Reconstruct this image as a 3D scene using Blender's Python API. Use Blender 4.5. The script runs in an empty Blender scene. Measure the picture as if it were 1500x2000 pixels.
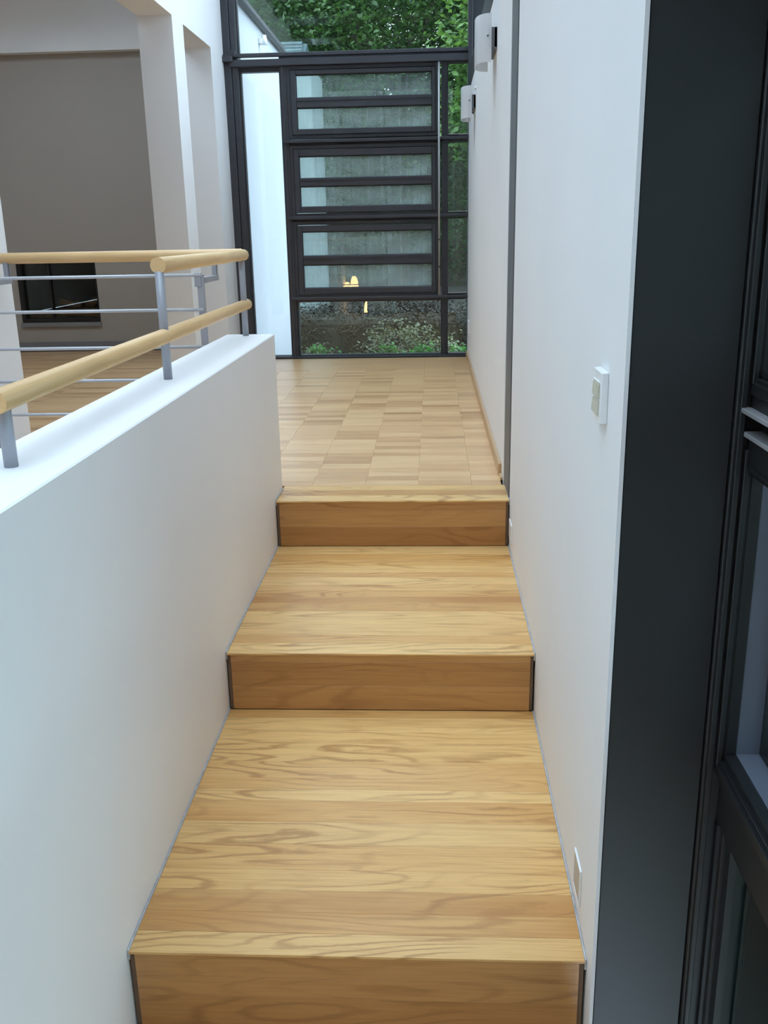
import bpy, bmesh, math, random
import numpy as np
from mathutils import Vector, Matrix
random.seed(7)
rng = np.random.default_rng(11)
SC = bpy.context.scene
COL = SC.collection

# ------------------------------------------------------------------ camera
def make_camera():
    cd = bpy.data.cameras.new('camera')
    cd.sensor_width = 36.0
    cd.sensor_fit = 'AUTO'
    cd.lens = 36.0 * 1817.756 / 2000.0
    cd.clip_start = 0.02
    cam = bpy.data.objects.new('camera', cd)
    COL.objects.link(cam)
    yaw, pit, rol = (math.radians(a) for a in (-3.136034, 16.698056, 1.122249))
    f = Vector((math.sin(yaw) * math.cos(pit), math.cos(yaw) * math.cos(pit), -math.sin(pit)))
    r = Vector((math.cos(yaw), -math.sin(yaw), 0))
    d = f.cross(r)
    r2 = math.cos(rol) * r + math.sin(rol) * d
    d2 = -math.sin(rol) * r + math.cos(rol) * d
    m = Matrix.Identity(4)
    for i in range(3):
        m[i][0], m[i][1], m[i][2] = r2[i], -d2[i], -f[i]
    m[2][3] = 0.9625
    cam.matrix_world = m
    SC.camera = cam
make_camera()

# ------------------------------------------------------------------ sky and exposure
def make_world():
    w = bpy.data.worlds.new('overcast_sky')
    SC.world = w
    w.use_nodes = True
    nt = w.node_tree
    nt.nodes.clear()
    out = nt.nodes.new('ShaderNodeOutputWorld')
    bg = nt.nodes.new('ShaderNodeBackground')
    bg.inputs['Color'].default_value = (0.665, 0.83, 1.0, 1)
    bg.inputs['Strength'].default_value = 1.0
    nt.links.new(bg.outputs[0], out.inputs[0])
make_world()
SC.view_settings.view_transform = 'Standard'
SC.view_settings.look = 'None'
SC.view_settings.gamma = 1.0
SC.view_settings.use_curve_mapping = False
SC.view_settings.exposure = 2.62
SC.cycles.max_bounces = 10
SC.cycles.diffuse_bounces = 6
SC.cycles.glossy_bounces = 4
SC.cycles.transparent_max_bounces = 16
SC.cycles.use_denoising = True
SC.cycles.sample_clamp_indirect = 6.0
SC.cycles.caustics_reflective = False
SC.cycles.caustics_refractive = False

# ------------------------------------------------------------------ materials
MATS = {}
class NT:
    def __init__(self, name):
        self.m = bpy.data.materials.new(name)
        self.m.use_nodes = True
        self.t = self.m.node_tree
        self.t.nodes.clear()
        self.out = self.n('ShaderNodeOutputMaterial')
        MATS[name] = self.m
    def n(self, kind, **kw):
        nd = self.t.nodes.new(kind)
        for k, v in kw.items():
            if hasattr(nd, k): setattr(nd, k, v)
            else: nd.inputs[k.replace('_', ' ')].default_value = v
        return nd
    def l(self, a, b): self.t.links.new(a, b)
    def math(self, op, a, b=None, c=None):
        nd = self.n('ShaderNodeMath', operation=op)
        for i, v in enumerate((a, b, c)):
            if v is None: continue
            if isinstance(v, (int, float)): nd.inputs[i].default_value = v
            else: self.l(v, nd.inputs[i])
        return nd.outputs[0]
    def vmath(self, op, a, b=None):
        nd = self.n('ShaderNodeVectorMath', operation=op)
        for i, v in enumerate((a, b)):
            if v is None: continue
            if isinstance(v, tuple): nd.inputs[i].default_value = v
            else: self.l(v, nd.inputs[i])
        return nd.outputs[0]
    def mix(self, f, a, b, blend='MIX'):
        nd = self.n('ShaderNodeMix', data_type='RGBA', blend_type=blend)
        for s, v in ((0, f), (6, a), (7, b)):
            if isinstance(v, (int, float)): nd.inputs[s].default_value = v
            elif isinstance(v, tuple): nd.inputs[s].default_value = (*v, 1)
            else: self.l(v, nd.inputs[s])
        return nd.outputs[2]
    def ramp(self, f, stops):
        nd = self.n('ShaderNodeValToRGB')
        cr = nd.color_ramp
        while len(cr.elements) < len(stops): cr.elements.new(0.5)
        for e, (p, c) in zip(cr.elements, stops):
            e.position = p
            e.color = (*c, 1) if isinstance(c, tuple) else (c, c, c, 1)
        self.l(f, nd.inputs[0])
        return nd.outputs[0]
    def noise(self, vec, scale=1.0, detail=2.0, rough=0.5, dist=0.0):
        nd = self.n('ShaderNodeTexNoise')
        nd.inputs['Scale'].default_value = scale
        nd.inputs['Detail'].default_value = detail
        nd.inputs['Roughness'].default_value = rough
        nd.inputs['Distortion'].default_value = dist
        self.l(vec, nd.inputs['Vector'])
        return nd.outputs[0]
    def obj(self): return self.n('ShaderNodeTexCoord').outputs['Object']
    def rand(self): return self.n('ShaderNodeObjectInfo').outputs['Random']
    def bump(self, h, strength=0.1, dist=0.002):
        nd = self.n('ShaderNodeBump')
        nd.inputs['Strength'].default_value = strength
        nd.inputs['Distance'].default_value = dist
        self.l(h, nd.inputs['Height'])
        return nd.outputs[0]
    def pbr(self, color, rough=0.5, metal=0.0, normal=None, **kw):
        b = self.n('ShaderNodeBsdfPrincipled')
        for k, v in (('Base Color', color), ('Roughness', rough), ('Metallic', metal)):
            if isinstance(v, tuple): b.inputs[k].default_value = (*v, 1)
            elif isinstance(v, (int, float)): b.inputs[k].default_value = v
            else: self.l(v, b.inputs[k])
        if normal is not None: self.l(normal, b.inputs['Normal'])
        for k, v in kw.items(): b.inputs[k.replace('_', ' ')].default_value = v
        self.l(b.outputs[0], self.out.inputs[0])
        return b

def mat_plaster(name, c, rough=0.7):
    t = NT(name)
    o = t.obj()
    big = t.noise(o, 2.2, 3, 0.55)
    fine = t.noise(o, 160, 2, 0.6)
    col = t.mix(t.ramp(big, [(0.3, 0.0), (0.7, 1.0)]), tuple(x * 0.97 for x in c), c)
    t.pbr(col, rough, normal=t.bump(fine, 0.06, 0.001))
    return t.m
mat_plaster('white_wall', (0.80, 0.80, 0.80))
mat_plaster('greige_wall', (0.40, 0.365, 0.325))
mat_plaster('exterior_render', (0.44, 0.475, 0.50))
mat_plaster('house_render', (0.20, 0.25, 0.255))
mat_plaster('parapet_white', (0.82, 0.825, 0.83), 0.55)

def mat_oak(name, dark, mid, light, ring=9.0, contrast=0.5, rough=0.36):
    t = NT(name)
    r = t.rand()
    off = t.n('ShaderNodeCombineXYZ')
    t.l(t.math('MULTIPLY', r, 83.0), off.inputs[0])
    t.l(t.math('MULTIPLY', r, 41.0), off.inputs[1])
    t.l(t.math('MULTIPLY', r, 67.0), off.inputs[2])
    p = t.vmath('ADD', t.obj(), off.outputs[0])
    low = t.vmath('MULTIPLY', p, (1.5, 8.5, 8.5))
    field = t.noise(low, 1.0, 1.5, 0.4, 0.15)
    wob = t.noise(t.vmath('MULTIPLY', p, (16.0, 55.0, 55.0)), 1.0, 3, 0.65)
    ph = t.math('ADD', t.math('MULTIPLY', field, ring * 6.2832), t.math('MULTIPLY', wob, 3.2))
    rings = t.math('MULTIPLY_ADD', t.math('SINE', ph), 0.5, 0.5)
    lines = t.ramp(rings, [(0.0, 1.0), (0.14, 0.55), (0.4, 0.0)])
    fine = t.noise(t.vmath('MULTIPLY', p, (7.0, 240.0, 240.0)), 1.0, 3, 0.6)
    streak = t.noise(t.vmath('MULTIPLY', p, (3.0, 75.0, 75.0)), 1.0, 3, 0.65)
    patch = t.noise(t.vmath('MULTIPLY', p, (2.2, 12.0, 12.0)), 1.0, 2, 0.5)
    base = t.ramp(r, [(0.0, mid), (0.25, light), (0.45, mid), (0.62, dark), (0.8, light), (1.0, mid)])
    base = t.mix(t.math('MULTIPLY', t.ramp(patch, [(0.35, 0.0), (0.7, 1.0)]), 0.35), base, light)
    # rings fade in and out along the board
    msk = t.ramp(t.noise(t.vmath('MULTIPLY', p, (2.7, 5.0, 5.0)), 1.0, 1, 0.5), [(0.42, 0.12), (0.64, 1.0)])
    lm = t.math('MULTIPLY', t.math('MULTIPLY', lines, msk), contrast)
    c1 = t.mix(lm, base, tuple(x * y for x, y in zip(dark, (0.62, 0.52, 0.42))))
    c2 = t.mix(t.math('MULTIPLY', t.ramp(fine, [(0.45, 0.0), (0.75, 1.0)]), 0.32), c1, tuple(x * 0.62 for x in dark))
    c2 = t.mix(t.math('MULTIPLY', t.ramp(streak, [(0.5, 0.0), (0.72, 1.0)]), 0.4), c2, tuple(x * y for x, y in zip(dark, (0.85, 0.75, 0.62))))
    bmp = t.bump(fine, 0.05, 0.0006)
    t.pbr(c2, rough, normal=bmp, Coat_Weight=0.25, Coat_Roughness=0.3)
    return t.m
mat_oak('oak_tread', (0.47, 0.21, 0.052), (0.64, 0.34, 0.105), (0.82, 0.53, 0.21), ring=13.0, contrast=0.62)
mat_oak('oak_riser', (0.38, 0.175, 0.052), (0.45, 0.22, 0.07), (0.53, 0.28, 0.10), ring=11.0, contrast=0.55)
mat_oak('oak_parquet', (0.48, 0.255, 0.108), (0.65, 0.385, 0.178), (0.79, 0.52, 0.27), ring=5.0, contrast=0.2)
mat_oak('oak_skirting', (0.42, 0.25, 0.12), (0.50, 0.31, 0.155), (0.55, 0.35, 0.18), ring=4.0, contrast=0.2)
mat_oak('beech', (0.70, 0.44, 0.19), (0.75, 0.49, 0.225), (0.79, 0.54, 0.265), ring=3.0, contrast=0.12, rough=0.4)

def mat_plain(name, c, rough=0.5, metal=0.0, var=0.05, scale=6.0, **kw):
    t = NT(name)
    n = t.noise(t.obj(), scale, 3, 0.6)
    col = t.mix(t.ramp(n, [(0.3, 0.0), (0.7, 1.0)]), tuple(x * (1 - var) for x in c), tuple(min(1, x * (1 + var)) for x in c))
    t.pbr(col, rough, metal, **kw)
    return t.m
mat_plain('reveal_skylit', (0.125, 0.14, 0.18), 0.35)  # blue-grey sky light on the reveal put into the colour
mat_plain('anthracite', (0.040, 0.041, 0.050), 0.42, 0.0, 0.12)
mat_plain('column_paint', (0.012, 0.013, 0.0145), 0.42, 0.0, 0.1)
mat_plain('anthracite_dark', (0.014, 0.015, 0.018), 0.5, 0.0, 0.1)
mat_plain('strip_grey', (0.115, 0.12, 0.13), 0.5)
mat_plain('railing_grey', (0.34, 0.35, 0.385), 0.42, 0.2)
mat_plain('rod_pale', (0.52, 0.53, 0.56), 0.4, 0.15)
mat_plain('rod_grey', (0.42, 0.42, 0.43), 0.4, 0.4)
mat_plain('baseboard_grey', (0.22, 0.22, 0.24), 0.5)
mat_plain('dark_joint', (0.17, 0.11, 0.07), 0.7)
mat_plain('sealant', (0.42, 0.42, 0.43), 0.6, var=0.2, scale=40)
mat_plain('plastic_white', (0.80, 0.81, 0.81), 0.35)
mat_plain('plastic_ivory', (0.52, 0.50, 0.40), 0.4, var=0.1, scale=60)
mat_plain('socket_grey', (0.45, 0.42, 0.38), 0.4)
mat_plain('fire_black', (0.012, 0.012, 0.013), 0.35)
mat_plain('firebox', (0.05, 0.047, 0.043), 0.8)
mat_plain('log', (0.58, 0.45, 0.32), 0.8, var=0.25, scale=25)
mat_plain('fireplace_sill', (0.24, 0.24, 0.25), 0.5)
mat_plain('zinc', (0.028, 0.030, 0.032), 0.65)
mat_plain('roof_tile', (0.03, 0.065, 0.066), 0.7, var=0.4)
mat_plain('bark', (0.06, 0.05, 0.038), 0.9, var=0.3)
mat_plain('soil', (0.014, 0.012, 0.009), 0.95, var=0.4)
mat_plain('terrace', (0.20, 0.215, 0.21), 0.8)
mat_plain('concrete', (0.45, 0.44, 0.42), 0.8)

def mat_leaf(name, c1, c2, trans=0.35):
    t = NT(name)
    n = t.noise(t.obj(), 1.6, 3, 0.6)
    n2 = t.noise(t.obj(), 17.0, 1, 0.5)
    f = t.math('ADD', t.math('MULTIPLY', n, 0.6), t.math('MULTIPLY', n2, 0.4))
    col = t.ramp(f, [(0.36, c1), (0.64, c2)])
    d = t.n('ShaderNodeBsdfPrincipled')
    t.l(col, d.inputs['Base Color'])
    d.inputs['Roughness'].default_value = 0.5
    tr = t.n('ShaderNodeBsdfTranslucent')
    t.l(t.mix(1.0, col, (1.2, 1.3, 0.6), 'MULTIPLY'), tr.inputs[0])
    mx = t.n('ShaderNodeMixShader')
    mx.inputs[0].default_value = trans
    t.l(d.outputs[0], mx.inputs[1]); t.l(tr.outputs[0], mx.inputs[2])
    t.l(mx.outputs[0], t.out.inputs[0])
    return t.m
mat_leaf('leaf_tree', (0.022, 0.060, 0.018), (0.065, 0.135, 0.034))
mat_leaf('leaf_tree_light', (0.045, 0.11, 0.024), (0.13, 0.235, 0.06))
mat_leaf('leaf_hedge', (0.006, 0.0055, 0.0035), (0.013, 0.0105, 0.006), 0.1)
mat_leaf('leaf_shrub', (0.075, 0.082, 0.046), (0.19, 0.20, 0.125), 0.2)
mat_leaf('leaf_seedling', (0.05, 0.19, 0.055), (0.10, 0.33, 0.09))

def mat_glass(name, tint=(0.97, 0.985, 0.98), refl=0.8, haze=0.0, streak=False):
    t = NT(name)
    tr = t.n('ShaderNodeBsdfTransparent'); tr.inputs[0].default_value = (*tint, 1)
    gl = t.n('ShaderNodeBsdfGlossy'); gl.inputs['Roughness'].default_value = 0.0
    gl.inputs['Color'].default_value = (0.9, 1.0, 0.96, 1)
    fr = t.n('ShaderNodeFresnel'); fr.inputs['IOR'].default_value = 1.5
    fac = t.math('MULTIPLY', fr.outputs[0], 1.5 * refl)
    fac = t.math('MINIMUM', fac, 1.0)
    mx = t.n('ShaderNodeMixShader')
    t.l(fac, mx.inputs[0]); t.l(tr.outputs[0], mx.inputs[1]); t.l(gl.outputs[0], mx.inputs[2])
    last = mx.outputs[0]
    if haze > 0:
        # condensation film with run marks; its pale haze also imitates milky reflections
        o = t.obj()
        df = t.n('ShaderNodeBsdfDiffuse'); df.inputs[0].default_value = (0.62, 0.72, 0.69, 1)
        tl = t.n('ShaderNodeBsdfTranslucent'); tl.inputs[0].default_value = (0.62, 0.72, 0.69, 1)
        fm = t.n('ShaderNodeMixShader'); fm.inputs[0].default_value = 0.5
        t.l(df.outputs[0], fm.inputs[1]); t.l(tl.outputs[0], fm.inputs[2])
        run = t.noise(t.vmath('MULTIPLY', o, (70.0, 1.0, 3.0)), 1.0, 3, 0.6)
        cloud = t.noise(t.vmath('MULTIPLY', o, (4.0, 1.0, 9.0)), 1.0, 2, 0.5)
        h = t.math('ADD', t.math('MULTIPLY', run, 0.5), t.math('MULTIPLY', cloud, 0.5))
        hz = t.math('MULTIPLY', t.ramp(h, [(0.36, 0.25), (0.48, 0.8), (0.6, 1.1)]), haze)
        m2 = t.n('ShaderNodeMixShader')
        t.l(hz, m2.inputs[0]); t.l(last, m2.inputs[1]); t.l(fm.outputs[0], m2.inputs[2])
        last = m2.outputs[0]
    t.l(last, t.out.inputs[0])
    return t.m
mat_glass('glass_clear')
mat_glass('glass_fixed', (0.90, 0.95, 0.91), 0.8)
mat_glass('glass_mist_reflect', (0.87, 0.93, 0.90), 0.9, haze=0.30)
mat_glass('glass_part_mist_reflect', (0.87, 0.93, 0.90), 0.9, haze=0.16)
mat_glass('glass_fire', (0.85, 0.84, 0.82), 1.0)
mat_glass('glass_side', (0.70, 0.76, 0.75), 1.3)

mat_glass('glass_roof', (0.92, 0.925, 0.925), 0.6)
def mat_shade():
    t = NT('opal_glass')
    b = t.pbr((0.84, 0.85, 0.86), 0.25, Subsurface_Weight=0.0)
    tl = t.n('ShaderNodeBsdfTranslucent'); tl.inputs[0].default_value = (0.85, 0.86, 0.87, 1)
    mx = t.n('ShaderNodeMixShader'); mx.inputs[0].default_value = 0.42
    t.l(b.outputs[0], mx.inputs[1]); t.l(tl.outputs[0], mx.inputs[2])
    t.l(mx.outputs[0], t.out.inputs[0])
mat_shade()
def mat_glow():
    t = NT('glowing_shade')
    e = t.n('ShaderNodeEmission')
    e.inputs[0].default_value = (1.0, 0.50, 0.20, 1); e.inputs[1].default_value = 4.5
    t.l(e.outputs[0], t.out.inputs[0])
mat_glow()

# ------------------------------------------------------------------ mesh helpers
def box(bm, x0, x1, y0, y1, z0, z1, bev=0.0):
    vs = [bm.verts.new((x, y, z)) for x in (x0, x1) for y in (y0, y1) for z in (z0, z1)]
    fs = [bm.faces.new([vs[i] for i in q]) for q in ((0, 1, 3, 2), (4, 6, 7, 5), (0, 4, 5, 1), (2, 3, 7, 6), (0, 2, 6, 4), (1, 5, 7, 3))]
    if bev > 0:
        es = list({e for f in fs for e in f.edges})
        bmesh.ops.bevel(bm, geom=es, offset=bev, segments=1, affect='EDGES')
    return bm
def prism(bm, pts, axis, a0, a1):
    """extrude a closed 2-D outline along an axis ('x','y','z')"""
    def mk(p, a):
        return {'x': (a, p[0], p[1]), 'y': (p[0], a, p[1]), 'z': (p[0], p[1], a)}[axis]
    A = [bm.verts.new(mk(p, a0)) for p in pts]
    B = [bm.verts.new(mk(p, a1)) for p in pts]
    n = len(pts)
    bm.faces.new(A); bm.faces.new(B[::-1])
    for i in range(n):
        bm.faces.new((A[i], B[i], B[(i + 1) % n], A[(i + 1) % n]))
    return bm
def tube(bm, p0, p1, r, n=20, r1=None, round_ends=(False, False)):
    p0, p1 = Vector(p0), Vector(p1)
    r1 = r if r1 is None else r1
    d = (p1 - p0).normalized()
    u = d.orthogonal().normalized(); v = d.cross(u)
    prof = []
    if round_ends[0]:
        prof += [(p0 - d * r * 0.55 * math.cos(a), r * math.sin(a)) for a in (0.35, 0.8, 1.2)]
    prof += [(p0, r), (p1, r1)]
    if round_ends[1]:
        prof += [(p1 + d * r1 * 0.55 * math.cos(a), r1 * math.sin(a)) for a in (1.2, 0.8, 0.35)]
    rings = [[bm.verts.new(c + (u * math.cos(2 * math.pi * i / n) + v * math.sin(2 * math.pi * i / n)) * rr) for i in range(n)] for c, rr in prof]
    for a, b in zip(rings, rings[1:]):
        for i in range(n):
            f = bm.faces.new((a[i], a[(i + 1) % n], b[(i + 1) % n], b[i])); f.smooth = True
    bm.faces.new(rings[0][::-1]); bm.faces.new(rings[-1])
    return bm
def lathe(bm, prof, c, n=24):
    rings = [[bm.verts.new((c[0] + r * math.cos(2 * math.pi * i / n), c[1] + r * math.sin(2 * math.pi * i / n), c[2] + z)) for i in range(n)] for r, z in prof]
    for a, b in zip(rings, rings[1:]):
        for i in range(n):
            f = bm.faces.new((a[i], a[(i + 1) % n], b[(i + 1) % n], b[i])); f.smooth = True
    return bm
def frame(bm, x0, x1, z0, z1, y0, y1, wl, wr, wb, wt, bev=0.0015):
    """rectangular frame in an x-z plane"""
    box(bm, x0, x0 + wl, y0, y1, z0, z1, bev); box(bm, x1 - wr, x1, y0, y1, z0, z1, bev)
    box(bm, x0 + wl, x1 - wr, y0, y1, z0, z0 + wb, bev); box(bm, x0 + wl, x1 - wr, y0, y1, z1 - wt, z1, bev)
    return bm
def frame_x(bm, y0, y1, z0, z1, x0, x1, wn, wf, wb, wt, bev=0.0015):
    """rectangular frame in a y-z plane"""
    box(bm, x0, x1, y0, y0 + wn, z0, z1, bev); box(bm, x0, x1, y1 - wf, y1, z0, z1, bev)
    box(bm, x0, x1, y0 + wn, y1 - wf, z0, z0 + wb, bev); box(bm, x0, x1, y0 + wn, y1 - wf, z1 - wt, z1, bev)
    return bm
def B(): return bmesh.new()
def tag(o, label=None, cat=None, kind=None, group=None):
    if label: o['label'] = label
    if cat: o['category'] = cat
    if kind: o['kind'] = kind
    if group: o['group'] = group
    return o
def adopt(o, parent):
    if parent is not None:
        o.parent = parent
        if parent.type == 'EMPTY':
            o.matrix_parent_inverse = Matrix.Translation(-parent.location)
    return o
def obj(name, bm, mat, parent=None, **kw):
    me = bpy.data.meshes.new(name)
    bmesh.ops.recalc_face_normals(bm, faces=bm.faces[:])
    bm.to_mesh(me); bm.free()
    me.materials.append(MATS[mat])
    o = bpy.data.objects.new(name, me)
    COL.objects.link(o)
    adopt(o, parent)
    return tag(o, **kw)
def thing(name, loc, label, cat, kind=None, group=None):
    o = bpy.data.objects.new(name, None)
    o.empty_display_size = 0.1
    o.location = loc
    COL.objects.link(o)
    return tag(o, label, cat, kind, group)
def struct(name, bm, mat, label, cat):
    return obj(name, bm, mat, None, label=label, cat=cat, kind='structure')
def piece(name, me, loc, parent, rot=None):
    o = bpy.data.objects.new(name, me)
    COL.objects.link(o)
    adopt(o, parent)
    o.location = loc
    if rot: o.rotation_euler = rot
    return o
def box_mesh(name, sx, sy, sz, mat, bev=0.0007):
    bm = B(); box(bm, -sx / 2, sx / 2, -sy / 2, sy / 2, -sz, 0, bev)
    bmesh.ops.recalc_face_normals(bm, faces=bm.faces[:])
    me = bpy.data.meshes.new(name); bm.to_mesh(me); bm.free()
    me.materials.append(MATS[mat])
    return me

XL, XR, XN = -0.594, 0.281, 0.287     # stair wall, far and near right wall faces
YF = 7.56                              # facade plane
XW = -1.545                            # wall with openings, face towards the stair
N1, N2, N3 = 3.35, 2.405, 1.45         # nosing depths
Z2, Z3, Z4 = -0.18, -0.358, -0.537     # step heights
CEIL = 3.05

# ------------------------------------------------------------------ large structure
bm = B(); box(bm, -0.777, XL, -0.9, 3.53, -1.7, 0.605, 0.003)
struct('wall_stair', bm, 'parapet_white', 'low white plastered parapet wall along the left of the oak steps', 'wall')

bm = B(); box(bm, XR, 0.47, 3.605, YF - 0.005, -0.4, 1.955)
struct('wall_right', bm, 'white_wall', 'far white wall panel at the right of the landing, carrying two wall lamps', 'wall')
bm = B(); box(bm, XN, XN + 0.0065, 1.405, 3.372, -1.7, 1.955); box(bm, XN + 0.0065, 0.45, 1.602, 3.372, -1.7, 1.955)
wn = struct('wall_right', bm, 'white_wall', 'near white wall panel beside the oak steps, ending at the dark steel column', 'wall')

# wall with two tall openings towards the lounge
bm = B()
t0, t1 = XW - 0.21, XW
box(bm, t0 - 0.07, t1 - 0.075, 0.4, 3.617, -1.7, CEIL)
box(bm, t0, t1, 3.617, 3.70, 2.232, CEIL); box(bm, t1 - 0.075, t1, 0.4, 3.70, 2.232, CEIL)
box(bm, t0, t1, 6.10, 6.363, -0.01, CEIL)
box(bm, t0, t1, 7.121, YF + 0.06, -0.01, CEIL)
box(bm, t0, t1, 3.70, 6.10, 2.232, CEIL)
box(bm, t0, t1, 6.363, 7.121, 2.232, CEIL)
struct('wall_left', bm, 'white_wall', 'white wall at the left of the landing with tall openings between square piers', 'wall')

# lounge behind the openings
bm = B()
FX0, FX1, FZ0, FZ1 = -3.655, -2.945, 0.25, 0.83
box(bm, -5.6, FX0, 8.29, 8.8, -0.01, 2.424); box(bm, FX1, t0, 8.29, 8.8, -0.01, 2.424)
box(bm, FX0, FX1, 8.29, 8.8, -0.01, FZ0); box(bm, FX0, FX1, 8.29, 8.8, FZ1, 2.424)
box(bm, FX0, FX1, 8.75, 8.8, FZ0, FZ1)
struct('wall_back', bm, 'greige_wall', 'shaded greige chimney wall behind the openings, with the fireplace in it', 'wall')
bm = B(); box(bm, -5.6, t0, 8.19, 8.8, 2.425, CEIL + 0.3)
struct('ceiling_bulkhead', bm, 'white_wall', 'pale bulkhead hanging above the fireplace wall at the top left', 'bulkhead')
bm = B(); box(bm, -5.6, -3.6, 0.2, 8.19, CEIL + 0.001, CEIL + 0.3); box(bm, -2.0, t0 + 0.01, 0.2, 8.19, CEIL + 0.001, CEIL + 0.3); box(bm, -3.6, -2.0, 0.2, 5.6, CEIL + 0.001, CEIL + 0.3); box(bm, -3.6, -2.0, 7.0, 8.19, CEIL + 0.001, CEIL + 0.3)  # gap in the slab added to let light into the lounge
struct('ceiling', bm, 'white_wall', 'white lounge ceiling with an opening added to light the lounge, out of sight above the bulkhead', 'ceiling')
bm = B()
box(bm, -5.8, -5.6, 0.2, 3.0, -0.01, CEIL); box(bm, -5.8, -5.6, 6.6, 8.8, -0.01, CEIL)
box(bm, -5.8, -5.6, 3.0, 6.6, -0.01, CEIL)
struct('wall_lounge', bm, 'white_wall', 'white outer wall of the lounge out of the picture', 'wall')
bm = B(); box(bm, -5.6, t0, 0.2, 0.4, -0.01, CEIL)
struct('wall_lounge', bm, 'white_wall', 'white near end wall of the lounge, out of the picture', 'wall')

# lower level behind the camera (only ever seen mirrored in the panes)
bm = B(); box(bm, XW, 0.45, -5.4, -5.2, -1.7, 3.0)
struct('wall_rear', bm, 'white_wall', 'white wall far behind the viewer', 'wall')
bm = B(); box(bm, XW - 0.2, XW, -5.2, 0.4, -1.7, 3.0)
struct('wall_rear', bm, 'white_wall', 'white wall at the left behind the viewer', 'wall')
bm = B(); box(bm, XN, 0.45, -5.2, -1.2, -1.7, 3.0)
struct('wall_rear', bm, 'white_wall', 'white wall at the right behind the viewer', 'wall')
bm = B(); box(bm, XW, 0.6, -5.2, -0.9, -1.75, -1.7); box(bm, XW, -0.777, -0.9, 3.3, -1.75, -1.7)
struct('floor_lower', bm, 'oak_parquet', 'oak floor of the lower level behind the viewer', 'floor')
bm = B(); box(bm, XL, XN, -0.9, 1.45, -1.7, Z4)
struct('floor_lower', bm, 'oak_parquet', 'oak platform at the foot of the three steps', 'floor')
bm = B(); box(bm, XW - 0.2, 0.6, -5.4, -1.4, 3.0, 3.2)
struct('ceiling', bm, 'white_wall', 'white ceiling behind the viewer from which the pendant lamps hang', 'ceiling')

# steel posts and beams
bm = B()
box(bm, XN + 0.007, 0.453, 1.409, 1.60, -1.7, 3.2, 0.002)
struct('column', bm, 'column_paint', 'wide anthracite steel column at the right edge of the white wall', 'column')
bm = B()
box(bm, 0.283, 0.45, 3.374, 3.603, -0.4, 3.2)
struct('column', bm, 'strip_grey', 'narrow dark grey steel strip set flush between the two white wall panels', 'column')
bm = B()
box(bm, 0.279, 0.47, 1.61, YF - 0.07, 1.957, 2.105, 0.002)
struct('beam', bm, 'anthracite_dark', 'dark steel beam along the top of the right wall', 'beam')
bm = B()
box(bm, 0.285, 0.47, YF, YF + 0.1, 1.957, 3.3, 0.002); box(bm, 0.272, 0.302, YF - 0.06, YF + 0.1, 1.957, 3.3, 0.002)
struct('column', bm, 'anthracite', 'dark steel corner post above the right wall at the glazed end', 'column')
bm = B()
box(bm, XW - 0.004, -1.491, YF - 0.02, YF + 0.12, -0.02, 3.3, 0.002)
box(bm, -1.491, -1.442, YF, YF + 0.12, -0.02, 3.3, 0.002)
box(bm, -1.487, -1.446, YF - 0.012, YF, -0.02, 3.3, 0.002)
struct('column', bm, 'anthracite', 'tall stepped anthracite steel post at the left of the glazed end', 'column')

# glazed roof over the stair and landing, dark slope added behind against reflections
rf = thing('roof_glazing', (-0.6, 3.0, 3.3), 'glazed roof over the stair and landing, above the picture', 'roof', 'structure')
for k in range(8):
    y = -1.3 + k * 1.25
    bm = B(); box(bm, XW - 0.2, 0.47, y, y + 0.06, 3.3, 3.42); obj('rafter', bm, 'anthracite', rf)
    if k < 7:
        bm = B(); box(bm, XW - 0.2, 0.47, y + 0.06, y + 1.25, 3.37, 3.38); obj('pane', bm, 'glass_roof', rf)
bm = B(); box(bm, 0.44, 0.45, 1.6, YF, 2.105, 3.3); obj('pane', bm, 'glass_roof', rf)
bm = B(); prism(bm, [(-1.4, 3.2), (-6.5, 7.6), (-6.5, 3.2)], 'x', -6.0, 3.0)  # unseen slope added to keep bright sky out of the pane reflections
struct('roof', bm, 'zinc', 'dark slope added unseen behind the viewer to darken the pane reflections', 'roof')

# facade transoms and mullions
Y0, Y1 = YF, YF + 0.09
bm = B(); box(bm, -1.597, XR, YF - 0.045, YF - 0.005, 2.228, 2.252, 0.002)
box(bm, -1.60, -1.47, YF - 0.07, YF - 0.045, 2.196, 2.236, 0.003); box(bm, -1.487, -1.45, YF - 0.05, YF - 0.01, 2.236, 2.275, 0.003)
struct('trim_1', bm, 'anthracite', 'slim steel rail in front of the main transom', 'transom')
bm = B(); box(bm, -1.50, XR, YF - 0.045, Y1, 2.165, 2.212, 0.003); box(bm, -1.137, XR, YF + 0.02, Y1, 2.21, 2.262, 0.002)
struct('trim_2', bm, 'anthracite', 'main anthracite transom across the glazed end below the tree view', 'transom')
for k, z in enumerate((1.638, 1.084, 0.472)):
    bm = B(); box(bm, -1.118, XR, YF - 0.035, Y1, z - 0.011, z + 0.011, 0.002)
    box(bm, -1.08, 0.074, YF + 0.03, Y1, z - 0.028, z + 0.011, 0.002)
    struct('trim_%d' % (3 + k), bm, 'anthracite', 'thin anthracite ledge below the %s vent window' % ('topmost', 'middle', 'lowest')[k], 'transom')
bm = B(); box(bm, -1.137, -1.082, YF - 0.005, Y1, 0.012, 2.165, 0.002); box(bm, -1.125, -1.1, YF - 0.015, YF - 0.005, 0.012, 2.165, 0.002)
struct('trim_6', bm, 'anthracite', 'anthracite mullion between the white wing view and the vent windows', 'mullion')
bm = B(); box(bm, 0.076, 0.120, YF - 0.005, Y1, 0.012, 2.165, 0.002); box(bm, 0.100, 0.104, YF - 0.02, YF - 0.005, 0.012, 2.165)
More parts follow.
